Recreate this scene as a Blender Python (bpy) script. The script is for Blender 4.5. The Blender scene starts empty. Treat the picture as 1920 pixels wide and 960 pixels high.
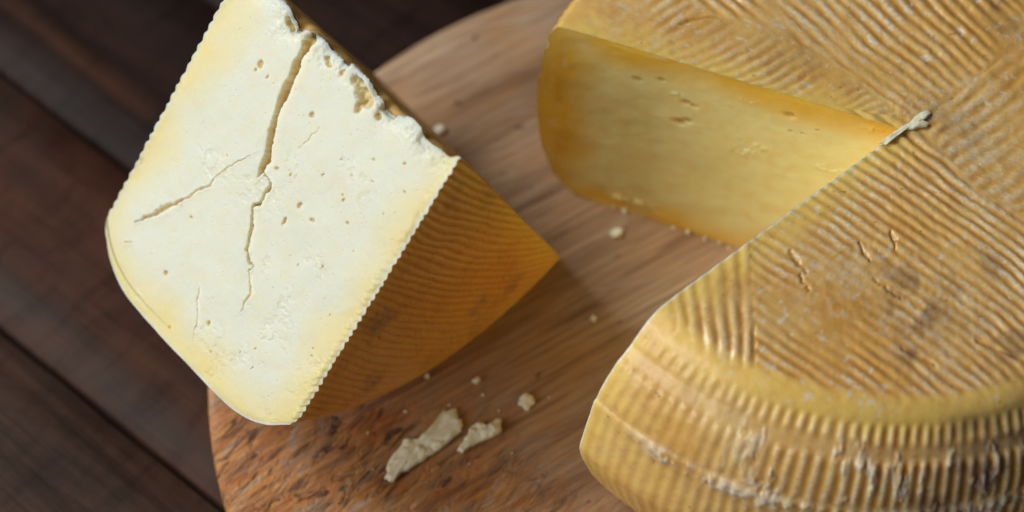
import bpy, math, random
import numpy as np
from mathutils import Vector
random.seed(7); rng = np.random.default_rng(7)
scene = bpy.context.scene
COL = scene.collection
CM = 0.01                                   # everything below is worked out in centimetres

# ------------------------------------------------------------------ camera
PITCH, DIST, HFOV = 0.9919, 76.3054, math.radians(30.0)
FWD = np.array([0, math.cos(PITCH), -math.sin(PITCH)]); RIGHT = np.array([1.0, 0, 0]); UP = np.cross(RIGHT, FWD)
EYE = -FWD * DIST
cam_d = bpy.data.cameras.new('camera'); cam = bpy.data.objects.new('camera', cam_d); COL.objects.link(cam)
cam.location = Vector(EYE * CM); cam.rotation_euler = (math.pi / 2 - PITCH, 0, 0)
cam_d.sensor_width = 36; cam_d.sensor_fit = 'HORIZONTAL'; cam_d.angle = HFOV
cam_d.clip_start = 0.01; cam_d.clip_end = 20
cam_d.dof.use_dof = True; cam_d.dof.focus_distance = 0.663; cam_d.dof.aperture_fstop = 4.6
cam_d.dof.aperture_blades = 0
scene.camera = cam

# ------------------------------------------------------------------ light: a soft window behind to the left, an added soft fill lamp to the left front, dim room
world = bpy.data.worlds.new('World'); scene.world = world; world.use_nodes = True
bg = world.node_tree.nodes['Background']; bg.inputs[0].default_value = (0.90, 0.95, 1.0, 1); bg.inputs[1].default_value = 0.045
def area(name, loc, target, sx, sy, power, color):
    d = bpy.data.lights.new(name, 'AREA'); d.shape = 'RECTANGLE'; d.size = sx; d.size_y = sy; d.energy = power; d.color = color
    o = bpy.data.objects.new(name, d); COL.objects.link(o); o.location = loc
    o.rotation_euler = (Vector(target) - Vector(loc)).to_track_quat('-Z', 'Y').to_euler()
    return o
area('window_light', (-1.08, 0.28, 1.15), (0.02, 0.0, 0.03), 0.60, 0.60, 18.5, (0.95, 0.98, 1.0))
area('fill_light', (-1.25, -0.72, 0.75), (0.02, 0.0, 0.05), 0.9, 0.7, 11, (1.0, 0.985, 0.96))
scene.view_settings.view_transform = 'Standard'; scene.view_settings.look = 'None'
scene.view_settings.exposure = 0; scene.view_settings.gamma = 1
scene.render.engine = 'CYCLES'
scene.cycles.use_denoising = True
scene.cycles.max_bounces = 8; scene.cycles.diffuse_bounces = 4

# ------------------------------------------------------------------ helpers
KPX = 960 / math.tan(HFOV / 2)
def ray(x, y): return FWD + RIGHT * (x - 960) / KPX - UP * (y - 480) / KPX
def on_plane(x, y, p0, n):                  # photo pixel -> point on a known plane
    d = ray(x, y); return EYE + d * (((p0 - EYE) @ n) / (d @ n))
def on_z(x, y, z): return on_plane(x, y, np.array([0, 0, z]), np.array([0, 0, 1.0]))
def sstep(a, b, x):
    t = np.clip((x - a) / (b - a), 0, 1); return t * t * (3 - 2 * t)
def _hash(i, j, seed):
    h = (i.astype(np.int64) * 374761393 + j.astype(np.int64) * 668265263 + seed * 974634777) & 0xffffffff
    h = ((h ^ (h >> 13)) * 1274126177) & 0xffffffff
    return ((h ^ (h >> 16)) & 0xffff) / 65535.0
def vnoise(x, y, seed=0):
    xi, yi = np.floor(x), np.floor(y); fx, fy = x - xi, y - yi
    fx = fx * fx * (3 - 2 * fx); fy = fy * fy * (3 - 2 * fy)
    a, b, c, d = (_hash(xi + i, yi + j, seed) for j in (0, 1) for i in (0, 1))
    return (a + (b - a) * fx) * (1 - fy) + (c + (d - c) * fx) * fy
def fbm(x, y, seed=0, oct=4, gain=.5):
    s = 0; amp = 1; tot = 0
    for o in range(oct):
        c, sn = math.cos(.6 + 1.1 * o), math.sin(.6 + 1.1 * o)
        s = s + amp * vnoise((x * c - y * sn) * 2 ** o + 17.3 * o, (x * sn + y * c) * 2 ** o - 9.1 * o, seed + o); tot += amp; amp *= gain
    return s / tot
def mesh_from(name, V, F, mat, attrs=None, smooth=True):
    me = bpy.data.meshes.new(name); V = np.asarray(V, float) * CM; F = np.asarray(F, np.int32); k = F.shape[1]
    me.vertices.add(len(V)); me.vertices.foreach_set('co', V.ravel().astype(np.float32))
    me.loops.add(F.size); me.loops.foreach_set('vertex_index', F.ravel())
    me.polygons.add(len(F)); me.polygons.foreach_set('loop_start', np.arange(len(F), dtype=np.int32) * k)
    me.update(calc_edges=True); me.validate()
    me.polygons.foreach_set('use_smooth', np.full(len(me.polygons), smooth)); me.update()
    for nm, a in (attrs or {}).items():
        at = me.attributes.new(nm, 'FLOAT', 'POINT'); at.data.foreach_set('value', np.asarray(a, np.float32).ravel())
    if mat: me.materials.append(mat)
    return me
def grid_faces(nu, nv, flip=False):
    i, j = np.meshgrid(np.arange(nu - 1), np.arange(nv - 1), indexing='ij'); a = (i * nv + j).ravel()
    q = np.stack([a, a + nv, a + nv + 1, a + 1], 1)
    return q[:, ::-1] if flip else q
def link(name, me, parent=None):
    o = bpy.data.objects.new(name, me); COL.objects.link(o)
    if parent is not None: o.parent = parent
    return o
def tag(o, label=None, cat=None, group=None, kind=None):
    for k, v in (('label', label), ('category', cat), ('group', group), ('kind', kind)):
        if v: o[k] = v
    return o
def root(name, loc_cm, label, cat):
    o = bpy.data.objects.new(name, None); COL.objects.link(o); o.location = Vector(np.asarray(loc_cm) * CM); o.empty_display_size = .02
    return tag(o, label, cat)

# ------------------------------------------------------------------ node helpers / materials
class NT:
    def __init__(s, name):
        s.m = bpy.data.materials.new(name); s.m.use_nodes = True; s.t = s.m.node_tree; s.b = s.t.nodes['Principled BSDF']
    def n(s, typ, **kw):
        nd = s.t.nodes.new(typ)
        for k, v in kw.items(): setattr(nd, k, v)
        return nd
    def put(s, sock, v):
        if hasattr(v, 'is_output') or isinstance(v, bpy.types.NodeSocket): s.t.links.new(v, sock)
        else: sock.default_value = v
    def attr(s, nm): return s.n('ShaderNodeAttribute', attribute_name=nm).outputs['Fac']
    def coord(s, scale=(1, 1, 1), rot=(0, 0, 0)):
        m0 = s.n('ShaderNodeMapping'); s.t.links.new(s.n('ShaderNodeTexCoord').outputs['Object'], m0.inputs[0]); m0.inputs['Rotation'].default_value = rot
        mp = s.n('ShaderNodeMapping'); s.t.links.new(m0.outputs[0], mp.inputs[0]); mp.inputs['Scale'].default_value = scale; return mp.outputs[0]
    def noise(s, scale, detail=4, rough=.55, vec=None, dist=0, out=0):
        nd = s.n('ShaderNodeTexNoise'); nd.inputs['Scale'].default_value = scale; nd.inputs['Detail'].default_value = detail
        nd.inputs['Roughness'].default_value = rough; nd.inputs['Distortion'].default_value = dist
        s.t.links.new(vec if vec is not None else s.coord(), nd.inputs['Vector']); return nd.outputs[out]
    def rng(s, v, a, b, c=0.0, d=1.0):
        nd = s.n('ShaderNodeMapRange'); s.put(nd.inputs[0], v)
        for i, x in enumerate((a, b, c, d)): s.put(nd.inputs[i + 1], x)
        return nd.outputs[0]
    def math(s, op, a, b=0.0):
        nd = s.n('ShaderNodeMath', operation=op); s.put(nd.inputs[0], a); s.put(nd.inputs[1], b); return nd.outputs[0]
    def mix(s, f, a, b, mode='MIX'):
        nd = s.n('ShaderNodeMix', data_type='RGBA', blend_type=mode); s.put(nd.inputs[0], f)
        for i, x in ((6, a), (7, b)): s.put(nd.inputs[i], (*x, 1) if isinstance(x, tuple) else x)
        return nd.outputs[2]
    def bump(s, h, strength, dist, normal=None):
        nd = s.n('ShaderNodeBump'); s.put(nd.inputs['Height'], h); nd.inputs['Strength'].default_value = strength; nd.inputs['Distance'].default_value = dist
        if normal is not None: s.t.links.new(normal, nd.inputs['Normal'])
        return nd.outputs[0]
    def done(s, col, rough, normal=None, spec=.4, sss=0, rad=(1, .7, .35), scale=.003):
        s.put(s.b.inputs['Base Color'], col); s.put(s.b.inputs['Roughness'], rough); s.b.inputs['Specular IOR Level'].default_value = spec
        if normal is not None: s.put(s.b.inputs['Normal'], normal)
        if sss:
            s.b.inputs['Subsurface Weight'].default_value = sss; s.b.inputs['Subsurface Radius'].default_value = rad
            s.b.inputs['Subsurface Scale'].default_value = scale
        return s.m

def make_paste(name, pale, near_rind, inner, smear=(.86, .85, .74), sss=.8, scale=.007):
    t = NT(name)
    d = t.attr('rind_distance'); pit = t.attr('inner')
    big = t.noise(40, 3); med = t.noise(160, 4); fine = t.noise(900, 3)
    dd = t.math('ADD', d, t.rng(big, .3, .7, -.6, .6))
    c = t.mix(t.rng(dd, .15, 1.7), near_rind, pale)
    c = t.mix(t.rng(med, .45, .75, 0, .35), c, tuple(x * .93 for x in near_rind[:1]) + (near_rind[1] * .97, near_rind[2] * 1.25))
    c = t.mix(t.rng(fine, .5, .8, 0, .18), c, smear)
    c = t.mix(t.rng(t.math('ADD', d, t.rng(med, .3, .7, -.05, .05)), .03, .13, .8, 0), c, smear)
    c = t.mix(pit, c, inner)  # yellower inner paste; light bounced inside cracks is put into the colour too
    h = t.math('ADD', t.math('MULTIPLY', med, .6), t.math('MULTIPLY', fine, .25))
    return t.done(c, t.rng(fine, .3, .7, .34, .46), t.bump(h, .10, .001), .38, sss, (1, .72, .35), scale)
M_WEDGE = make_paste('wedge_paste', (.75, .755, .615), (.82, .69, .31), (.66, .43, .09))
M_BACK = make_paste('back_paste_shaded', (.70, .40, .12), (.62, .30, .06), (.6, .3, .05), (.72, .45, .16))  # back cut face's shade put into the colour of its unsmeared paste
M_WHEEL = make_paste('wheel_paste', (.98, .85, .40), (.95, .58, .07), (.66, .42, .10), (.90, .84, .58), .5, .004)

def make_rind(name, base, valley, crest, amber, contrast=.85):
    t = NT(name)
    ridge = t.attr('ridge'); edge = t.attr('cut_distance'); bloom = t.attr('bloom'); crust = t.attr('crust')
    big = t.noise(28, 4); med = t.noise(120, 5, .6); fine = t.noise(700, 4, .65); spot = t.noise(300, 2)
    c = t.mix(t.rng(big, .35, .68), base, tuple(x * y for x, y in zip(base, (1.12, 1.18, 1.35))))
    c = t.mix(t.rng(t.noise(17, 4, .6), .42, .66), c, t.mix(t.rng(t.noise(23, 3), .4, .6), tuple(x * y for x, y in zip(base, (.92, .80, .6))), tuple(x * y for x, y in zip(base, (.95, 1.08, 1.5)))))
    c = t.mix(t.rng(med, .50, .74, 0, .45), c, valley)
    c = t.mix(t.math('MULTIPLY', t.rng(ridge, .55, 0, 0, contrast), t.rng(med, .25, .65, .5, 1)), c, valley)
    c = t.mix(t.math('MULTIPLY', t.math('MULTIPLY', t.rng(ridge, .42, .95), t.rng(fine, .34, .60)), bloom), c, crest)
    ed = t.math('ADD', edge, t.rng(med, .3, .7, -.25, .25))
    c = t.mix(t.rng(ed, .0, 1.0, .9, 0), c, amber)  # translucent glow along the cut painted in; also tints shoulder and rim
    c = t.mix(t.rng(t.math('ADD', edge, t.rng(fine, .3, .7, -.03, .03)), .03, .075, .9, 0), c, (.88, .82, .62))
    c = t.mix(t.math('MULTIPLY', crust, t.rng(fine, .3, .55, .3, 1)), c, (.74, .70, .58))
    c = t.mix(t.rng(spot, .70, .76, 0, .5), c, (.16, .07, .03))
    c = t.mix(t.math('MULTIPLY', t.attr('stain'), t.rng(med, .3, .6, .35, 1)), c, (.20, .105, .075))
    h = t.math('ADD', t.math('MULTIPLY', med, .5), t.math('MULTIPLY', fine, .4))
    return t.done(c, t.rng(fine, .3, .7, .24, .40), t.bump(h, .22, .001), .6, .55, (1, .55, .2), .003)
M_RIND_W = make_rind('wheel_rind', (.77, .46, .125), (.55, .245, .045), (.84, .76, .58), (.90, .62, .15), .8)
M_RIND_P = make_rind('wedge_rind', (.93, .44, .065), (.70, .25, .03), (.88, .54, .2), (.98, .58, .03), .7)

def make_crumb_mat():
    t = NT('crumb_paste'); n1 = t.noise(400, 4)
    return t.done(t.mix(t.rng(n1, .35, .7), (.95, .92, .72), (.93, .86, .58)), .5, t.bump(n1, .15, .0006), .3, .35, (1, .8, .5), .0012)
M_CRUMB = make_crumb_mat()

# ------------------------------------------------------------------ table of dark planks
TABLE_Z = -2.2; PW = 8.8
ja, jb = on_z(0, 612, TABLE_Z), on_z(415, 950, TABLE_Z)         # the joint between two planks seen at lower left
pdir = (jb - ja) / np.linalg.norm(jb - ja); pn = np.array([-pdir[1], pdir[0], 0]); PANG = math.atan2(pdir[1], pdir[0])
def make_plank(name, tint, grey):
    t = NT(name); info = t.n('ShaderNodeObjectInfo').outputs['Random']
    co = t.coord((3, 40, 20)); off = t.n('ShaderNodeVectorMath', operation='ADD'); t.t.links.new(co, off.inputs[0])
    cmb = t.n('ShaderNodeCombineXYZ'); t.put(cmb.inputs[0], t.math('MULTIPLY', info, 37)); t.put(cmb.inputs[1], t.math('MULTIPLY', info, 91)); t.t.links.new(cmb.outputs[0], off.inputs[1])
    v = off.outputs[0]
    g = t.noise(1.0, 6, .6, v, .6); g2 = t.noise(5, 4, .6, v); blot = t.noise(9, 3, .5, t.coord((1, 1.6, 1)))
    c = t.mix(t.rng(g, .3, .7), tuple(x * .28 for x in tint), tuple(x * 1.5 for x in tint))
    y = t.n('ShaderNodeSeparateXYZ'); t.t.links.new(t.n('ShaderNodeTexCoord').outputs['Object'], y.inputs[0])
    lo = t.math('ADD', t.math('ADD', y.outputs[1], PW * .5 * CM), t.rng(t.noise(6, 3, .5, t.coord((1, 3, 1))), .3, .7, -.004, .004))
    c = t.mix(t.rng(lo, .016, .036, .55, 0), c, tuple(x * 1.25 for x in grey))
    c = t.mix(t.math('MULTIPLY', t.rng(lo, .022, .027), t.rng(lo, .027, .036, .4, 0)), c, (.12, .05, .025))
    c = t.mix(t.rng(blot, .48, .68, 0, .8), c, grey)
    saw = t.noise(1, 4, .6, t.coord((90, 22, 20)), .8); mot = t.noise(26, 5, .6, t.coord((.5, 2.2, 1)), .6)
    c = t.mix(t.rng(mot, .40, .72, 0, .6), c, tuple(x * y for x, y in zip(tint, (1.7, 1.6, 1.5))))
    c = t.mix(t.rng(saw, .48, .72, 0, .45), c, tuple(x * .25 for x in tint))
    c = t.mix(t.rng(g2, .58, .75, 0, .6), c, (.012, .009, .009))
    return t.done(c, t.rng(g, .3, .7, .42, .62), t.bump(t.math('ADD', g, t.math('MULTIPLY', g2, .5)), .5, .0015), .08)
M_PLANK = [make_plank('plank_brown', (.060, .034, .024), (.070, .055, .045)), make_plank('plank_dark', (.026, .013, .010), (.016, .013, .012)), make_plank('plank_red', (.060, .025, .016), (.042, .030, .023))]  # plank_dark carries the light fall-off at upper left as wood colour
table = bpy.data.objects.new('table', None); COL.objects.link(table); table.location = Vector(ja * CM); table.rotation_euler = (0, 0, PANG)
tag(table, 'dark weathered plank table under the round board', None, None, 'structure')
def plank_mesh(w, mat, seed):
    L = 150; nx, ny = 60, 9
    ys = np.array([-w / 2, -w / 2 + .05, -w / 2 + .18, -w / 4, 0, w / 4, w / 2 - .18, w / 2 - .05, w / 2]); dz = np.array([-2.2, -.22, -.03, 0, 0, 0, -.03, -.22, -2.2])
    xs = np.linspace(-L / 2, L / 2, nx)
    X, Y = np.meshgrid(xs, ys, indexing='ij'); Z = np.broadcast_to(dz, X.shape).copy()
    Y = Y + np.sign(Y) * (vnoise(X * .3, Y * 0, seed) - .5) * .10 * (abs(Y) > w / 2 - .2)
    return mesh_from('plank', np.stack([X, Y, Z], -1).reshape(-1, 3), grid_faces(nx, ny), mat)
for k in range(-10, 16):
    w = PW - (.14 if k == -1 else .02)
    o = link('plank', plank_mesh(w, M_PLANK[{-1: 0, 0: 2, 1: 1, 2: 1, 3: 2, -2: 0}.get(k, k % 3)], k + 20), table)
    o.location = (0, (k + .5) * PW * CM, random.uniform(-.0004, .0002))

# ------------------------------------------------------------------ round wooden board
BC = np.array([7.855, -4.379, 0]); BR = 19.6
def make_board_mat():
    t = NT('board_wood'); A = math.radians(-33)
    co = t.coord((1, 1, 1), (0, 0, A)); s1 = t.coord((4, 38, 38), (0, 0, A)); s2 = t.coord((14, 160, 160), (0, 0, A))
    rot = t.n('ShaderNodeSeparateXYZ'); t.t.links.new(t.n('ShaderNodeTexCoord').outputs['Object'], rot.inputs[0])
    g = t.noise(1, 6, .6, s1, .8); f = t.noise(1, 5, .6, s2, .3); blot = t.noise(16, 4, .5, co); blot2 = t.noise(30, 4, .6, t.coord((1, 2.2, 1), (0, 0, A)), .5)
    # left rim is scraped raw: fibres stand up there
    dx = t.math('ADD', rot.outputs[0], .150); dy = t.math('ADD', rot.outputs[1], .075)
    dist = t.math('SQRT', t.math('ADD', t.math('MULTIPLY', dx, dx), t.math('MULTIPLY', dy, dy)))
    raw = t.rng(t.math('ADD', dist, t.rng(blot, .3, .7, -.03, .03)), .05, .105, 1, 0); fib = t.noise(1, 5, .65, t.coord((70, 260, 200), (0, 0, math.radians(-50))), 1.2); fib2 = t.noise(1, 4, .6, t.coord((45, 130, 100), (0, 0, math.radians(-50))), .8)
    c = t.mix(t.rng(g, .32, .68), (.34, .195, .10), (.62, .43, .27))
    c = t.mix(t.rng(blot, .46, .66, 0, .75), c, (.56, .29, .105))
    c = t.mix(t.rng(blot2, .55, .72, 0, .55), c, (.47, .38, .30))
    rawc = t.mix(t.rng(blot2, .40, .62), (.50, .16, .03), (.40, .26, .16))
    rawc = t.mix(t.rng(fib2, .42, .6), rawc, (.66, .29, .08)); rawc = t.mix(t.rng(fib2, .58, .68, 0, .7), rawc, (.50, .44, .36)); rawc = t.mix(t.rng(fib, .53, .64, 0, .95), rawc, (.045, .02, .012))
    c = t.mix(t.math('MULTIPLY', raw, .95), c, rawc)
    ln = t.noise(1, 4, .6, t.coord((22, 520, 300), (0, 0, A)), .25); sc = t.noise(1, 2, .5, t.coord((9, 420, 300), (0, 0, A + .35)), .1)
    c = t.mix(t.rng(ln, .40, .66, 0, .55), c, (.20, .10, .05))
    c = t.mix(t.rng(sc, .66, .72, 0, .5), c, (.56, .45, .34))
    c = t.mix(t.rng(f, .54, .68, 0, .7), c, (.17, .08, .04))
    pits = t.noise(85, 2, .5, t.coord((.8, 1.4, 1), (0, 0, A)))
    c = t.mix(t.rng(pits, .68, .73, 0, .85), c, (.07, .04, .03))
    h = t.math('ADD', t.math('ADD', t.math('MULTIPLY', g, .3), t.math('MULTIPLY', f, .35)), t.math('MULTIPLY', t.math('MULTIPLY', fib, raw), -2.2))
    return t.done(c, t.rng(g, .3, .7, .45, .62), t.bump(h, .6, .0018), .35)
M_BOARD = make_board_mat()
def board():
    prof = [(0, 0), (6, 0), (12, 0), (BR - 1, 0), (BR - .35, -.02), (BR - .12, -.10), (BR - .02, -.28), (BR, -.6), (BR, -1.5), (BR - .05, -1.9), (BR - .3, -2.15), (BR - 1, -2.19), (0, -2.19)]
    n = 220; ph = np.linspace(0, 2 * np.pi, n); V = []
    for r, z in prof:
        rr = r + (fbm(np.cos(ph) * 2 + 5, np.sin(ph) * 2 + 5, 3) - .5) * .25 * (r > 18)
        V.append(np.stack([rr * np.cos(ph), rr * np.sin(ph), np.full(n, z)], -1))
    me = mesh_from('cutting_board', np.concatenate(V), grid_faces(len(prof), n), M_BOARD)
    o = link('cutting_board', me); o.location = Vector(BC * CM)
    tag(o, 'round wooden serving board with scraped raw edge under the cheese', 'board')
board()

# ------------------------------------------------------------------ cheese bodies
def resample(pts, n):
    P = np.array(pts, float); Q = [P[0]]
    for i in range(len(P) - 1):                       # Catmull-Rom through the outline
        p0, p1, p2, p3 = P[max(i - 1, 0)], P[i], P[i + 1], P[min(i + 2, len(P) - 1)]
        for t in np.linspace(0, 1, 24)[1:]:
            Q.append(.5 * ((2 * p1) + (-p0 + p2) * t + (2 * p0 - 5 * p1 + 4 * p2 - p3) * t * t + (-p0 + 3 * p1 - 3 * p2 + p3) * t ** 3))
    Q = np.array(Q); s = np.r_[0, np.cumsum(np.hypot(*np.diff(Q, axis=0).T))]; u = np.linspace(0, s[-1], n)
    return np.stack([np.interp(u, s, Q[:, 0]), np.interp(u, s, Q[:, 1])], 1)
def seg_dist(x, y, pts, widths):                       # distance to a polyline and the width at the nearest place
    best = np.full(x.shape, 1e9); bw = np.zeros(x.shape)
    for (a, b, wa, wb) in zip(pts[:-1], pts[1:], widths[:-1], widths[1:]):
        d = np.array(b) - np.array(a); L = d @ d + 1e-12
        t = np.clip(((x - a[0]) * d[0] + (y - a[1]) * d[1]) / L, 0, 1); dd = np.hypot(x - a[0] - t * d[0], y - a[1] - t * d[1])
        m = dd < best; best = np.where(m, dd, best); bw = np.where(m, wa + (wb - wa) * t, bw)
    return best, bw
def fan_phase(x, y, A, B, dA, dB, lam):                # ridges that cross the line A-B, turning from direction dA to dB
    A, B = np.array(A), np.array(B); e = (B - A); L = np.linalg.norm(e); e = e / L; n = np.array([-e[1], e[0]])
    k = lambda d: (np.array(d) @ e) / (np.array(d) @ n)
    c = (x - A[0]) * e[0] + (y - A[1]) * e[1]; d = (x - A[0]) * n[0] + (y - A[1]) * n[1]
    ka, kb = k(dA), k(dB); den = 1 + (kb - ka) * d / L
    return (c - ka * d) / np.clip(den, .25, 4) / lam
def coons(T, Bm, A, R):                                # T,Bm: axis->rim (na), A,R: top->bottom (nb)
    na, nb = len(T), len(A); s = np.linspace(0, 1, na)[:, None, None]; t = np.linspace(0, 1, nb)[None, :, None]
    C = (1 - t) * T[:, None] + t * Bm[:, None] + (1 - s) * A[None] + s * R[None]
    return C - ((1 - s) * (1 - t) * T[0] + (1 - s) * t * Bm[0] + s * (1 - t) * T[-1] + s * t * Bm[-1])
def resample3(P, n, pow=1.0):
    s = np.r_[0, np.cumsum(np.linalg.norm(np.diff(P, axis=0), axis=1))]; u = np.linspace(0, 1, n) ** pow * s[-1]
    return np.stack([np.interp(u, s, P[:, k]) for k in range(3)], 1)

def sliver_mesh(name, outline_px, hgt, seed, z0=0.0):
    """a broken sliver: outline traced on the plane it lies on, given thickness and a rough, humped upper side"""
    P = np.array([on_z(x, y, z0)[:2] for x, y in outline_px]); c = P.mean(0); P = P - c
    Q = np.concatenate([P, P[:1]]); s = np.r_[0, np.cumsum(np.hypot(*np.diff(Q, axis=0).T))]; n = 72 if len(outline_px) > 8 else 14; u = np.linspace(0, s[-1], n + 1)
    ring = np.stack([np.interp(u, s, Q[:, 0]), np.interp(u, s, Q[:, 1])], 1); ring *= (1 + (.22 if len(outline_px) > 8 else .9) * (fbm(u * 5, 0 * u, seed, 3)[:, None] - .5)); ring[-1] = ring[0]
    V = []; rows = [(.82, 0.0), (1.0, .25), (1.0, .6), (.92, .85), (.8, .95), (.65, 1.0), (.5, 1.05), (.35, 1.05), (.2, 1.05), (.0, 1.05)]
    for sc, zz in rows:
        p = ring * sc; q = p / .30
        V.append(np.stack([p[:, 0], p[:, 1], .004 + hgt * zz * (.55 + .9 * fbm(q[:, 0] + seed, q[:, 1], seed, 3, .5)) * (1 if zz > .3 else .6)], 1))
    return mesh_from(name, np.concatenate(V), grid_faces(len(rows), n + 1, False), M_CRUMB, None, False), c

# ---- the wheel
WC = np.array([12.49, -1.5635, 0]); WF = np.array([13.685, -1.409, 0]); WH = 10.2546; WR = 12.89; A1, A2 = 2.7658, 3.8315
def wheel():
    rt = root('round_cheese', (WC[0], WC[1], 0), 'big ridged yellow cheese wheel with a wedge cut out, on the round board', 'cheese')
    near = [(0, WH), (4, WH), (8, WH), (9.9, WH - .01), (10.6, WH - .08), (11.16, WH - .40), (11.67, 9.25), (12.19, 8.71), (12.63, 8.06), (13.0, 7.28), (13.2, 6.32), (13.45, 5.2), (13.6, 4.1), (13.25, 2.4), (12.85, 1.0), (12.5, .25), (12.0, .02), (11.2, 0.0), (5, 0.0), (0, 0.0)]
    far = [(0, WH), (4, WH), (8, WH), (10.6, WH - .005), (11.45, WH - .03), (11.95, WH - .10), (12.2, 9.8), (12.35, 9.2), (12.46, 8.4), (12.52, 7.4), (12.54, 6.5), (12.58, 5.1), (12.5, 3.9), (12.3, 2.5), (12.05, 1.6), (11.68, .8), (11.13, .24), (10.3, 0.0), (5, 0.0), (0, 0.0)]
    NU, NV = 430, 1150
    v = np.linspace(0, 1, NV)
    bl = sstep(.0, .75, v)[None]
    def both(pts):
        p = resample(pts, NU); t = np.gradient(p, axis=0); t /= np.linalg.norm(t, axis=1)[:, None]; return p, t
    (pN, tN), (pF, tF) = both(near), both(far)
    Rp = pN[:, 0:1] * (1 - bl) + pF[:, 0:1] * bl; Z = pN[:, 1:2] * (1 - bl) + pF[:, 1:2] * bl
    tr = tN[:, 0:1] * (1 - bl) + tF[:, 0:1] * bl; tz = tN[:, 1:2] * (1 - bl) + tF[:, 1:2] * bl; tl = np.hypot(tr, tz); nr, nz = -tz / tl, tr / tl
    # more columns in the part the photograph sees (from cut to cut through the right and front)
    span = 2 * np.pi - (A2 - A1)
    ph = A2 + span * v                  # from near cut, round the front and right, to the far cut
    dx, dy = np.cos(ph), np.sin(ph); m = (WF - WC)[:2]; b = m[0] * dx + m[1] * dy; tR = -b + np.sqrt(b * b - m @ m + WR * WR)
    s = Rp / WR
    X = m[0] + dx[None] * tR[None] * s; Y = m[1] + dy[None] * tR[None] * s
    # --- ridge zones on the flat top, directions read off the photograph, laid out on the top plane
    def tp(x, y): return (on_z(x, y, WH) - WC)[:2]
    def dr(x, y, dx_, dy_): return tp(x + dx_ * 60, y + dy_ * 60) - tp(x, y)
    wob = .9 * (fbm(X * .16, Y * .16, 11, 2) - .5) + .12 * (fbm(X * 1.3, Y * 1.3, 12) - .5)
    wv = .30 * (fbm(X * .55, Y * .55, 13, 3) - .5); wu = .30 * (fbm(X * .55 + 50, Y * .55, 14, 3) - .5)
    a0_ = (on_z(1705, 228, WH) - WC)[:2]; rd_ = np.hypot(X - a0_[0], Y - a0_[1]); sw = .010 * np.maximum(rd_ - 2, 0)
    Xw = a0_[0] + (X - a0_[0]) * np.cos(sw) - (Y - a0_[1]) * np.sin(sw) + wob + wv; Yw = a0_[1] + (X - a0_[0]) * np.sin(sw) + (Y - a0_[1]) * np.cos(sw) - wob + wu
    lam = .43
    z1 = fan_phase(Xw, Yw, tp(1692, 238), tp(1390, 465), dr(1692, 238, 1, .70), dr(1390, 465, 1, .60), lam)
    z1b = fan_phase(X + wv * .6, Y + wu * .6, tp(1400, 560), tp(1280, 560), dr(1400, 560, .03, 1), dr(1280, 560, .16, 1), .46)
    z2 = fan_phase(Xw, Yw, tp(1100, 66), tp(1650, 225), dr(1100, 66, 1, -.85), dr(1650, 225, 1, -.30), .47)
    z3 = fan_phase(Xw, Yw, tp(1600, 170), tp(1900, 60), dr(1600, 170, 1, .72), dr(1900, 60, 1, .95), .47)
    z4 = fan_phase(Xw, Yw, tp(1750, 270), tp(1880, 380), dr(1750, 270, 1, -.72), dr(1880, 380, 1, -.5), .47)
    apx = tp(1705, 228)
    def ang(px, py):
        q = tp(px, py) - apx; return math.atan2(q[1], q[0]) % (2 * math.pi)
    th = (np.arctan2(Y + wob * .6 + wu * 1.5 - apx[1], X + wob * .6 + wv * 1.5 - apx[0]) + .10 * np.sin(rd_ * .55)) % (2 * np.pi)
    b23, b34, b41 = ang(1360, 12), ang(1930, 42), ang(1879, 379)
    def inside(px):
        P = [tp(*p) for p in px]; r = np.ones(X.shape, bool)
        sg = 0
        for a, c in zip(P, P[1:] + P[:1]):
            cr = (c[0] - a[0]) * (Y - a[1]) - (c[1] - a[1]) * (X - a[0])
            sg = sg or (1 if ((P[2][0] - P[0][0]) * 0 + np.sign((P[1][0] - P[0][0]) * (P[2][1] - P[0][1]) - (P[1][1] - P[0][1]) * (P[2][0] - P[0][0]))) > 0 else -1)
            r &= cr * sg > 0
        return r
    tri = inside([(1150, 640), (1405, 440), (1420, 690)])
    in2 = (th > b23) & (th < ang(1045, 30) + .25); in3 = (th > b34) & (th <= b23) if b34 < b23 else (th > b34) | (th <= b23)
    in4 = (th <= b34) | (th > b41)
    phs = np.where(in2, z2, np.where(in3, z3, np.where(in4, z4, z1))); phs = np.where(tri, z1b, phs)
    rad = np.hypot(X, Y)
    # soften at zone borders: amplitude sinks where the neighbouring phase field changes
    bord = np.minimum.reduce([np.abs(np.angle(np.exp(1j * (th - q)))) for q in (b23, b34, b41)]) * np.hypot(X - apx[0], Y - apx[1])
    wav = .5 + .5 * np.cos(2 * np.pi * (phs + .28 * (fbm(X * .9, Y * .9, 22) - .5) + .10 * (fbm(X * 4, Y * 4, 23, 2) - .5))); wav = wav ** .8
    amp = np.clip(-.75 + 3.2 * fbm(X * .4, Y * .4, 21, 3), .10, 1.5) * (.45 + 1.1 * fbm(X * 1.9, Y * 1.9, 24)) * sstep(0, .28, bord + .06)
    worn = sstep(.50, .68, fbm(X * .28 + 3, Y * .28, 31)) ; q = tp(1770, 590); worn = np.maximum(worn * .7, np.exp(-((X - q[0]) ** 2 + (Y - q[1]) ** 2) / 5.0) * .85)
    amp *= (1 - .8 * worn) * sstep(10.9, 10.1, rad)
    ridge_top = .5 + (wav - .5) * np.clip(amp, 0, 1.1)
    disp_top = .064 * (wav - .5) * amp + .05 * (fbm(X * .9, Y * .9, 41) - .5) + .028 * (fbm(X * 4, Y * 4, 43, 3) - .5) * (1 + 1.4 * worn)
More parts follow.
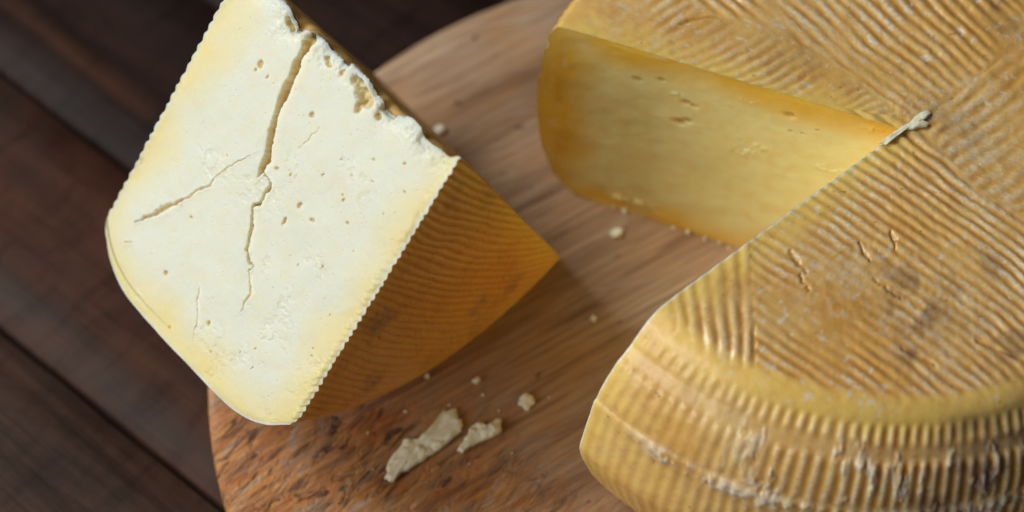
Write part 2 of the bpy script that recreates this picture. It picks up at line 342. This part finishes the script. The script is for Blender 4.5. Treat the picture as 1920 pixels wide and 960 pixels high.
    # cracks, nicks and specks in the top rind
    marks = [([(1277, 45), (1290, 38), (1320, 32), (1345, 30)], .05), ([(1668, 435), (1676, 448), (1679, 465)], .05), ([(1612, 455), (1622, 475), (1634, 490)], .045), ([(1480, 470), (1495, 490), (1512, 512)], .06),
             ([(1690, 655), (1720, 668), (1755, 685)], .07), ([(1500, 515), (1515, 545)], .05), ([(1640, 525), (1690, 560)], .08), ([(1830, 640), (1910, 672)], .07)]
    for pl, w in marks:
        P = [tp(*p) for p in pl]; d, ww = seg_dist(X + .1 * (vnoise(X * 6, Y * 6, 5) - .5), Y, P, [w * .5] + [w] * (len(P) - 2) + [w * .4])
        k = np.exp(-(d / (ww + .01)) ** 2); disp_top -= .10 * k; ridge_top -= .9 * k
    # --- rim: upright ridges in bands between pressed-in lines
    arc = ph[None] * 12.3 + .10 * (fbm(ph[None] * 9 + 0 * Z, Z * .5, 51) - .5)
    zf = Z / WH + .010 * (fbm(ph[None] * 3 + 0 * Z, Z * 0, 52) - .5)
    wr = .5 + .5 * np.cos(2 * np.pi * arc / .405 + 1.1 * np.sin(ph[None] * 5) + .8 * np.sin(ph[None] * 13 + Z * .25))
    g1 = np.exp(-((zf - .878) / .024) ** 4); g2 = np.exp(-((zf - .69) / .010) ** 2)
    band = sstep(.96, .935, zf) * (1 - .9 * g1) * (1 - .6 * g2) * sstep(.0, .06, zf)
    grow = .45 + .9 * sstep(.03, .16, v)[None]
    rim_amp = np.clip(band * (.35 + 1.0 * fbm(ph[None] * 8 + 0 * Z, Z * .45, 53)) * grow, 0, 1.2)
    disp_rim = .072 * (wr - .5) * rim_amp - .075 * g1 + .10 * sstep(.695, .675, zf) - .06 + .07 * (fbm(arc * .6, Z * .6, 54) - .5) + .035 * (fbm(arc * 3.5, Z * 3.5, 55, 3) - .5)
    crustn = sstep(.47, .56, fbm(arc * 2.6, Z * 1.6, 57, 5, .62)) * np.exp(-((zf - .66) / .028) ** 2) * sstep(.01, .05, v)[None] * sstep(.5, .3, v)[None]
    crustn = np.maximum(crustn, .8 * sstep(.62, .69, fbm(arc * 2.2, Z * .8, 58, 5, .62)) * sstep(.93, .88, zf) * sstep(.05, .10, v)[None])
    disp_rim += .16 * crustn * fbm(arc * 6, Z * 5, 59, 3)
    mixr = sstep(.62, .95, nz) * (Z > WH * .5); under = (Z < WH * .5) & (nz < -.7)
    disp = np.where(under, 0, disp_rim * (1 - mixr) + disp_top * mixr)
    ridge = np.clip(ridge_top * mixr + (.62 + (wr - .5) * rim_amp * (.35 + .75 * sstep(.05, .14, v)[None])) * (1 - mixr), 0, 1)
    crust = crustn * (1 - mixr) + mixr * np.maximum(.8 * sstep(.70, .76, fbm(X * 4.5, Y * 4.5, 61, 3)) * sstep(.42, .62, fbm(X * .5 + 8, Y * .5, 62)), .45 * worn * sstep(.52, .66, fbm(X * 3.5, Y * 3.5, 63)))
    bloom = np.clip(.1 + 3.2 * (fbm(X * .55 + 4, Y * .55, 71) - .33), 0, 1) * mixr + (1 - mixr) * np.clip(.15 + sstep(.02, .2, v)[None] + 0 * Z, 0, .8)
    X3 = X + dx[None] * nr * disp; Y3 = Y + dy[None] * nr * disp; Z3 = np.maximum(Z + nz * disp, 0.0)
    stain = np.zeros_like(X)
    for px, py, rx, k in ((1720, 560, 1.3, .9), (1690, 545, .6, .8), (1860, 495, .5, .8), (1725, 670, .8, .7), (1900, 655, 1.2, .6), (1905, 15, 1.2, .9), (1760, 240, 1.0, .6), (1330, 40, .7, .35), (1500, 95, 1.5, .25)):
        q_ = tp(px, py); stain = np.maximum(stain, k * np.exp(-((X - q_[0]) ** 2 + (Y - q_[1]) ** 2) / rx ** 2))
    stain = stain * sstep(.35, .6, fbm(X * 1.5, Y * 1.5, 77)) * mixr + (1 - mixr) * .7 * sstep(.5, .75, fbm(arc * .5, Z * .5, 78)) * sstep(.08, .2, v)[None]
    # distance to the nearer cut, along the surface
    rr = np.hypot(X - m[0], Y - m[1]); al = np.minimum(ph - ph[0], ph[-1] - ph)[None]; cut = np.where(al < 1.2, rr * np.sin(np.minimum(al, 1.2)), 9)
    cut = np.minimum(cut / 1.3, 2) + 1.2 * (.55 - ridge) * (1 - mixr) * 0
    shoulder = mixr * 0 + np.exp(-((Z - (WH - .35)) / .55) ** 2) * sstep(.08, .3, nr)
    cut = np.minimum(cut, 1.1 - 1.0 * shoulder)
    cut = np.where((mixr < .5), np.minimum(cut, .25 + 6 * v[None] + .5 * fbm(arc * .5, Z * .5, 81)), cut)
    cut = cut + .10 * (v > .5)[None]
    V = np.stack([X3, Y3, Z3], -1)
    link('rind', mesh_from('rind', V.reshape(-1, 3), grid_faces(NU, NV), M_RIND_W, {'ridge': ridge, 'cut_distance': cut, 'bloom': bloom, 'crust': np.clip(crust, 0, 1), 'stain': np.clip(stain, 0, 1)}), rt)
    for col, na, nb, flip, al_ in ((-1, 420, 330, True, A1), (0, 160, 120, False, A2)):
        rc, tc = ((10.9, 11.9), (11.9, 11.1))[col == -1]
        iT = int(np.argmin(np.abs(Rp[:, col] - rc) + 50 * (Z[:, col] < WH * .5))); iB = int(np.argmin(np.abs(Rp[:, col] - tc) + 50 * (Z[:, col] > WH * .5)))
        E = V[:, col]; T = resample3(E[:iT + 1], na); R = resample3(E[iT:iB + 1], nb); Bm = resample3(E[iB:][::-1], na)
        A = np.linspace(E[0], E[-1], nb)
        P = coons(T, Bm, A, R)
        ei = np.array([math.cos(al_), math.sin(al_), 0]); nrm = np.array([-ei[1], ei[0], 0]) * (1 if col == -1 else -1)
        r = (P - np.array([m[0], m[1], 0])) @ ei; z = P[..., 2]
        fade = np.minimum.reduce([sstep(0, .3, np.minimum(z, 99)), sstep(0, .25, WH - z), sstep(0, .4, 11 - r + 2), np.ones_like(r)])
        d = .16 * (fbm(r * .35, z * .35, 91) - .5) + .03 * (fbm(r * 1.3 + z * .3, z * 1.5, 92) - .5)
        inner = np.zeros_like(r)
        if col == -1:
            def fc(x, y):
                Q = on_plane(x, y, WF, nrm) - WC - np.array([m[0], m[1], 0]); return Q @ ei, Q[2]
            for px, py, w, dep in ((1272, 228, .16, .14), (1288, 226, .12, .1), (1285, 193, .13, .12), (1300, 200, .1, .1), (1480, 216, .14, .12), (1482, 246, .06, .06), (1240, 150, .1, .05), (1195, 148, .12, .05), (1505, 250, .05, .05), (1533, 243, .05, .04)):
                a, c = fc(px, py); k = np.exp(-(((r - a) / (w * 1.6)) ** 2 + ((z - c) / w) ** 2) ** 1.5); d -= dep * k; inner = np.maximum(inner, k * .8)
            for px, py, w, h in ((1400, 285, .55, .06), (1422, 275, .3, .06), (1560, 316, .5, .05), (1540, 314, .2, .05), (1640, 245, .35, .06), (1160, 370, .35, .12), (1200, 380, .3, .1), (1265, 175, .3, .04), (1400, 190, .25, .05)):
                a, c = fc(px, py); k = np.exp(-((r - a) / w) ** 2 - ((z - c) / (w * .45)) ** 2) * sstep(.4, .6, fbm(r * 5, z * 5, 95)); d += h * k; inner = inner - .0 * k
        P = P + nrm * (d * fade)[..., None]
        rd = np.minimum.reduce([WH - z, z, (12.6 - r) * 1.0 + .05])
        link('cut_face', mesh_from('cut_face', P.reshape(-1, 3), grid_faces(na, nb, not flip), M_WHEEL, {'rind_distance': np.maximum(rd, .14), 'inner': np.clip(inner, 0, 1)}), rt)
    # torn flake at the tip of the near cut
    me, c = sliver_mesh('torn_flake', [(1652, 267), (1672, 251), (1690, 239), (1704, 231), (1716, 219), (1728, 211), (1741, 206), (1746, 212), (1738, 221), (1731, 226), (1743, 230), (1739, 237), (1724, 239), (1712, 243), (1700, 243), (1690, 249), (1675, 262), (1660, 273)], .13, 21, WH + .08)
    o = link('torn_flake', me, rt); o.location = Vector((np.array([c[0], c[1], WH + .03]) - np.array([WC[0], WC[1], 0])) * CM)
    return rt
wheel()

# ---- the wedge
th, Hw, AZ, RHO, TILT = 1.1607, 11.43, -0.8366, -0.1672, -0.005
ZC = 13.6827; WO = np.array([-5.5208, -0.8838, ZC])
ca, sa = math.cos(AZ), math.sin(AZ); ct, st = math.cos(TILT), math.sin(TILT)
MZ = np.array([[ca, -sa, 0], [sa, ca, 0], [0, 0, 1.0]]); MY = np.array([[ct, 0, st], [0, 1, 0], [-st, 0, ct]]); MW = MZ @ MY
def wloc(x, r, phi):                                    # axial position, radius, angle -> world
    p = phi + RHO; return (np.stack([x + 0 * r + 0 * p, r * np.sin(p) + 0 * x, -r * np.cos(p) + 0 * x], -1)) @ MW.T + WO
def wedge():
    rt = root('cheese_wedge', (WO[0], WO[1], 0), 'pale cheese wedge with a cracked cut face standing on its rim', 'cheese')
    base = np.array([WO[0], WO[1], 0])
    h = Hw / 2
    prof = [(0, h), (4, h), (8, h), (10.6, h), (11.25, h - .03), (11.62, h - .17), (11.95, h - .5), (12.45, h - 1.1), (12.85, h - 2.0), (13.05, h - 3.3), (13.1, 0), (13.05, -h + 3.3), (12.85, -h + 2.0), (12.45, -h + 1.1), (11.95, -h + .5), (11.62, -h + .17), (11.25, -h + .03), (10.6, -h), (4, -h), (0, -h)]
    NU, NV = 620, 300
    pr = resample(prof, NU); tg = np.gradient(pr, axis=0); tg /= np.linalg.norm(tg, axis=1)[:, None]; nr, nz = -tg[:, 1], tg[:, 0]
    v = np.linspace(0, 1, NV) ** 1.25
    R0 = pr[:, 0:1]; X0 = pr[:, 1:2]
    pf = th / 2 + .036 * (h - X0) / Hw
    ph = -th / 2 + (pf + th / 2) * v[None]
    g = 1 + .045 * sstep(-th / 2, .17, ph)
    Rr = R0 * g + 0 * ph; Xx = X0 + 0 * ph
    # flat side ridges cross the front edge almost at right angles and bend
    a = Rr * np.cos(ph + th / 2); b = Rr * np.sin(ph + th / 2)      # along / away from the front edge
    wob = .16 * (fbm(a * .5, b * .5, 111) - .5)
    phs = (a + wob - (.35 * b - .0245 * b * b)) / np.where(Xx > 0, .31, .44) + .5 * (fbm(a * .8, b * .5, 112) - .5) + .55 * (fbm(a * 2.2, b * .6, 114, 2) - .5)
    wav = (.5 + .5 * np.cos(2 * np.pi * phs)) ** .8
    amp = (.35 + .9 * fbm(a * .4, b * .4, 113)) * (1 - .45 * sstep(1.5, 8, b)) * sstep(11.6, 10.9, Rr)
    amp = np.maximum(amp, (.10 + .95 * sstep(.32, .72, fbm(a * .9, b * .2, 120, 3))) * sstep(.9, .2, b) * sstep(11.9, 11.3, Rr))
    flat = sstep(.55, .95, np.abs(nz))[:, None]
    wr = (.5 + .5 * np.cos(2 * np.pi * ph * 12.6 / .405)) ** .8
    dflat = (.064 + .025 * sstep(.8, .1, b)) * (wav - .5) * amp + .05 * (fbm(a, b, 115) - .5) + .022 * (fbm(a * 5, b * 5, 116, 3) - .5)
    drim = .07 * (wr - .5) * (.3 + fbm(Xx, ph * 8, 117)) + .06 * (fbm(Xx * .8, ph * 9, 118) - .5)
    # edge of the front cut is a little lumpy where rind and paste were dragged by the knife
    drag = sstep(.25, 0, b) * (.05 * (fbm(a * 6, b * 0, 119, 3) - .35))
    disp = (dflat + drag) * flat + drim * (1 - flat)
    ridge = np.clip((.5 + (wav - .5) * np.clip(amp, 0, 1.1)) * flat + (.5 + (wr - .5) * .6) * (1 - flat), 0, 1)
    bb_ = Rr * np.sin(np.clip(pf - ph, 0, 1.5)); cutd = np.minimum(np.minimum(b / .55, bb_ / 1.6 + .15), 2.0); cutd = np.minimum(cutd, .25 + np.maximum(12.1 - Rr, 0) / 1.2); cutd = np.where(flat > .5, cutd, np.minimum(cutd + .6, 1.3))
    R3 = Rr + nr[:, None] * disp; X3 = Xx + nz[:, None] * disp
    # ragged apex: chips broken from the tip
    def chips(x):
        e = sstep(h, h - .5, np.abs(x)); c = .10 + .25 * sstep(.45, .7, vnoise(x * 1.7, 0 * x, 121)) + .12 * fbm(x * 4, 0 * x, 122)
        for x0, w, dp in ((2.2, .9, .42), (-.6, .5, .2), (-2.6, .35, .35), (4.2, .5, .12)): c = c + dp * np.exp(-((x - x0) / w) ** 4)
        return c * e
    def apex_field(x, r): return chips(x) * np.exp(-(r / .55) ** 1.5)
    mid = wloc(np.array(0.), np.array(1.), np.array(0.)) - WO
    def place(x, r, p): return wloc(x, r, p) + apex_field(x, r)[..., None] * mid - base
    V = place(X3, R3, ph)
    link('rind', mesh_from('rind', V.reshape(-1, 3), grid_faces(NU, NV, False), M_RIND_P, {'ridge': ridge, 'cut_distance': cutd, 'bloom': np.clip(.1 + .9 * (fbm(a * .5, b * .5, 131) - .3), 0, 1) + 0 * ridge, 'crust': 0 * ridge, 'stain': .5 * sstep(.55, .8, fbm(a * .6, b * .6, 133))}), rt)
    # ------------ the two cut faces, built from the rind's own edges
    iT = int(np.argmin(np.abs(pr[:, 0] - 11.62) + 50 * (pr[:, 1] < 0))); iB = int(np.argmin(np.abs(pr[:, 0] - 11.62) + 50 * (pr[:, 1] > 0)))
    for col, na, nb in ((0, 600, 560), (-1, 150, 140)):
        E = wloc(X3[:, col], R3[:, col], ph[:, col])
        T = resample3(E[:iT + 1], na); R = resample3(E[iT:iB + 1], nb); Bm = resample3(E[iB:][::-1], na); A = np.linspace(E[0], E[-1], nb)
        P = coons(T, Bm, A, R)
        pc = -th / 2 if col == 0 else th / 2 + .018
        er = wloc(np.array(0.), np.array(1.), np.array(pc)) - WO; ex = MW[:, 0]; nrm = np.cross(er, ex); nrm = nrm * (1 if col == 0 else -1)
        Q = P - WO; r = Q @ er; x = Q @ ex
        rd = np.minimum.reduce([h - np.abs(x), (12.95 - r) * .8 + .1 - .0 * x]); rd = np.maximum(rd, 0)
        rd = np.minimum(rd, np.minimum(np.arange(nb)[None, :] + 0 * np.arange(na)[:, None], 0) + 9)
        bd = np.minimum.reduce([np.linalg.norm(P - T[:, None], axis=-1), np.linalg.norm(P - Bm[:, None], axis=-1), np.linalg.norm(P - R[None], axis=-1)])
        fade = sstep(0, .35, bd)
        d = .20 * (fbm(r * .40, x * .40, 141, 2) - .5) + .05 * (fbm(r * .5 + x * .9, x * .5 - r * .3, 144) - .5) + .035 * (fbm(r * 1.1, x * 2.0, 142) - .5) + .012 * (fbm(r * 4, x * 4, 143, 3) - .5)
        inner = np.zeros_like(r)
        if col == 0:
            A0 = WO
            def fc(px, py):
                q = on_plane(px, py, A0, nrm) - A0; return (q @ er, q @ ex)
            jit = .26 * (fbm(r * 2.6, x * 2.6, 151, 5, .68) - .5); jit2 = .26 * (fbm(r * 2.6 + 40, x * 2.6, 152, 5, .68) - .5)
            cracks = [
                ([(600, 20), (588, 45), (580, 70), (562, 112), (548, 150), (530, 190), (516, 232), (508, 268), (500, 300), (492, 318), (484, 332)], [.30, .28, .25, .21, .18, .17, .15, .17, .20, .15, .03], 1.0),
                ([(492, 318), (497, 330), (508, 346), (498, 362), (486, 378), (474, 388)], [.05, .035, .05, .09, .09, .08], .75),
                ([(474, 384), (471, 405), (471, 430), (466, 452), (461, 470), (464, 482)], [.07, .10, .09, .08, .09, .05], .75),
                ([(464, 480), (466, 488), (474, 498), (468, 508)], [.05, .09, .05, .04], .55), ([(467, 505), (466, 535), (470, 548), (458, 570), (448, 584)], [.05, .05, .06, .05, .02], .35),
                ([(252, 416), (272, 408), (300, 394), (325, 383), (340, 372)], [.03, .07, .10, .10, .05], .45), ([(335, 378), (360, 362), (390, 348), (402, 330), (425, 314), (452, 300), (490, 280)], [.05, .05, .05, .04, .04, .03, .01], .28),
                ([(374, 535), (369, 560), (373, 590), (372, 608), (360, 634)], [.02, .035, .04, .04, .02], .3),
                ([(600, 240), (580, 262), (560, 280)], [.02, .05, .01], .12), ([(235, 455), (248, 452)], [.05, .03], .25)]
            for px, ws, dep in cracks:
                P2 = [fc(*p) for p in px]; dd, ww = seg_dist(r + jit, x + jit2, P2, ws); ww = ww * (.45 + .85 * fbm(r * 1.6 + 9, x * 1.6, 153, 4))
                k = sstep(1.35, .25, dd / (.8 * ww + .004)); d -= .34 * dep * k
                lip = np.exp(-((dd - ww * 1.5) / (ww * .9 + .03)) ** 2); d += .025 * lip * (dep > .2)
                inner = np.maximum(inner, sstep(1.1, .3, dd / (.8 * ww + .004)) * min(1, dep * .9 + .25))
            pits = [(587, 215, .10), (560, 386, .11), (533, 415, .12), (586, 410, .09), (650, 418, .08), (642, 375, .07), (518, 316, .08), (543, 325, .06), (556, 497, .05), (310, 513, .11), (392, 606, .09), (316, 614, .07), (357, 408, .07), (393, 658, .05),
                    (490, 120, .12), (480, 130, .07), (502, 145, .08), (606, 500, .05), (640, 365, .05), (606, 330, .06), (588, 655, .06), (585, 668, .05), (757, 305, .07), (700, 340, .05), (760, 360, .05), (720, 400, .04), (480, 655, .05), (475, 690, .06), (450, 660, .05), (660, 330, .04), (640, 300, .05), (700, 300, .05), (425, 290, .05), (620, 590, .04), (665, 470, .04),
                    (545, 35, .24), (613, 105, .16), (617, 118, .12), (643, 128, .14), (672, 152, .3), (682, 178, .36), (672, 198, .2), (708, 212, .16)]
            for px, py, w in pits:
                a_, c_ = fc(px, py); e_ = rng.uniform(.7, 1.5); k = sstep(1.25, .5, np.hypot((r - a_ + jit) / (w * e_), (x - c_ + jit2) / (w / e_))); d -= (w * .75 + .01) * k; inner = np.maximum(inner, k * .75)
            for _ in range(520):                        # the many pin holes
                a_, c_ = rng.uniform(.6, 12), rng.uniform(-4.6, 5.2); w = rng.uniform(.010, .03); m_ = (np.abs(r - a_) < .15) & (np.abs(x - c_) < .15)
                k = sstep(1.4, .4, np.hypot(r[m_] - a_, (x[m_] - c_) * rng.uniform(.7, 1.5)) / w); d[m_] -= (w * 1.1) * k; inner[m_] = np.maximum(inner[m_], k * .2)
            # torn curd patches: clusters of tiny pits and raised flakes
            tear = sstep(.62, .74, fbm(r * .6 + 2, x * .6, 155)) * sstep(.45, .62, fbm(r * 6, x * 6, 156, 3)); d -= .026 * tear
            top = np.exp(-((r - .2) / .7) ** 2) * sstep(-4.5, -3, x); d += top * (.20 * (fbm(r * 3.5, x * 3.5, 157, 5, .65) - .6))
            drg = sstep(.45, .1, h - x) * sstep(12.2, 11.8, r) * .05 * sstep(.4, .65, fbm(r * 4, x * 3, 158, 3)); d += drg
        else:
            d = d + .1 * (fbm(r * .3, x * .3, 161) - .5)
        P = P + nrm * (d * np.maximum(fade, 0) * sstep(0, .5, r + .1))[..., None] + apex_field(x, r)[..., None] * mid - base
        link('cut_face', mesh_from('cut_face', P.reshape(-1, 3), grid_faces(na, nb, col != 0), M_WEDGE if col == 0 else M_BACK, {'rind_distance': np.minimum(bd, 3), 'inner': np.clip(inner, 0, 1)}), rt)
    return rt
wedge()

# ------------------------------------------------------------------ crumbs on the board
def crumb(outline_px, hgt, label, seed, z0=0.0, name='cheese_crumb'):
    me, c = sliver_mesh(name, outline_px, hgt, seed, z0)
    o = link(name, me); o.location = Vector(np.array([c[0], c[1], z0]) * CM)
    return tag(o, label, 'crumb', 'crumbs scattered on the board')
crumb([(722, 898), (738, 905), (748, 893), (790, 868), (830, 842), (862, 812), (866, 790), (850, 770), (832, 772), (815, 795), (800, 812), (785, 826), (768, 828), (758, 826), (752, 840), (733, 858), (726, 880)], .24, 'long ragged cheese sliver lying under the edge of the wedge', 3)
crumb([(860, 845), (868, 850), (885, 838), (912, 826), (938, 816), (940, 790), (932, 788), (925, 808), (912, 800), (895, 796), (884, 802), (876, 820)], .28, 'short hooked cheese shard beside the long ragged sliver', 5)
crumb([(972, 760), (985, 770), (1003, 766), (998, 745), (985, 738), (975, 745)], .2, 'small rounded cheese crumb between the shards and the wheel', 8)
crumb([(1144, 440), (1152, 449), (1166, 446), (1170, 435), (1160, 427), (1148, 430)], .2, 'tiny white crumb in the gap between wedge and wheel', 9)
crumb([(812, 246), (822, 254), (834, 250), (832, 238), (820, 236)], .2, 'tiny pale crumb behind the wedge apex near the board rim', 11)
crumb([(1218, 408), (1232, 415), (1242, 410), (1238, 398), (1225, 395)], .2, 'tiny yellow crumb against the foot of the far cut face', 12)
crumb([(795, 708), (803, 712), (808, 706), (801, 701)], .15, 'speck of cheese in the dark shade under the wedge', 13)
crumb([(1106, 600), (1114, 604), (1120, 598), (1112, 593)], .15, 'speck of cheese on bare wood beside the near rim of the wheel', 14)
crumb([(886, 716), (894, 722), (902, 716), (894, 709)], .2, 'speck of cheese just behind the long ragged sliver', 15)

# loose flecks: at the foot of the far cut, and under the wedge
def fleck(px, py, size, label, group):
    k = 7; a = np.sort(rng.uniform(0, 2 * np.pi, k)); rr = size * rng.uniform(.6, 1.25, k); low = np.stack([rr * np.cos(a), rr * np.sin(a) * .75, np.full(k, .004)], 1)
    hi = low * .62 + np.array([0, 0, 1]) * (size * rng.uniform(.6, 1.2, (k, 1))); top = np.array([[0, 0, size * 1.25]])
    V = np.concatenate([low, hi, top]); F = []
    for i in range(k):
        j = (i + 1) % k; F += [(i, j, k + j), (i, k + j, k + i), (k + i, k + j, 2 * k)]
    o = link('cheese_fleck', mesh_from('cheese_fleck', V, np.array(F), M_CRUMB, None, False)); o.location = Vector(on_z(px, py, 0) * CM); o.rotation_euler = (0, 0, rng.uniform(0, 6))
    tag(o, label, 'crumb', group)
for px, py, sz in ((1158, 380, .24), (1184, 390, .2), (1202, 396, .16), (1150, 388, .10), (1172, 396, .16), (1190, 400, .09), (1206, 404, .13), (1262, 428, .10), (1290, 436, .14), (1322, 448, .09), (1350, 458, .12), (1368, 466, .08)):
    fleck(px, py, sz, 'tiny cheese fleck along the foot of the cut in the round cheese', 'flecks along the foot of the cut')
for px, py, sz in ((690, 812, .05), (760, 772, .08), (842, 760, .07), (905, 742, .09), (935, 770, .05), (700, 880, .04), (960, 850, .05), (1030, 745, .05), (880, 870, .04), (800, 905, .035)):
    fleck(px, py, sz, 'tiny cheese fleck scattered round the two broken slivers', 'flecks round the slivers')
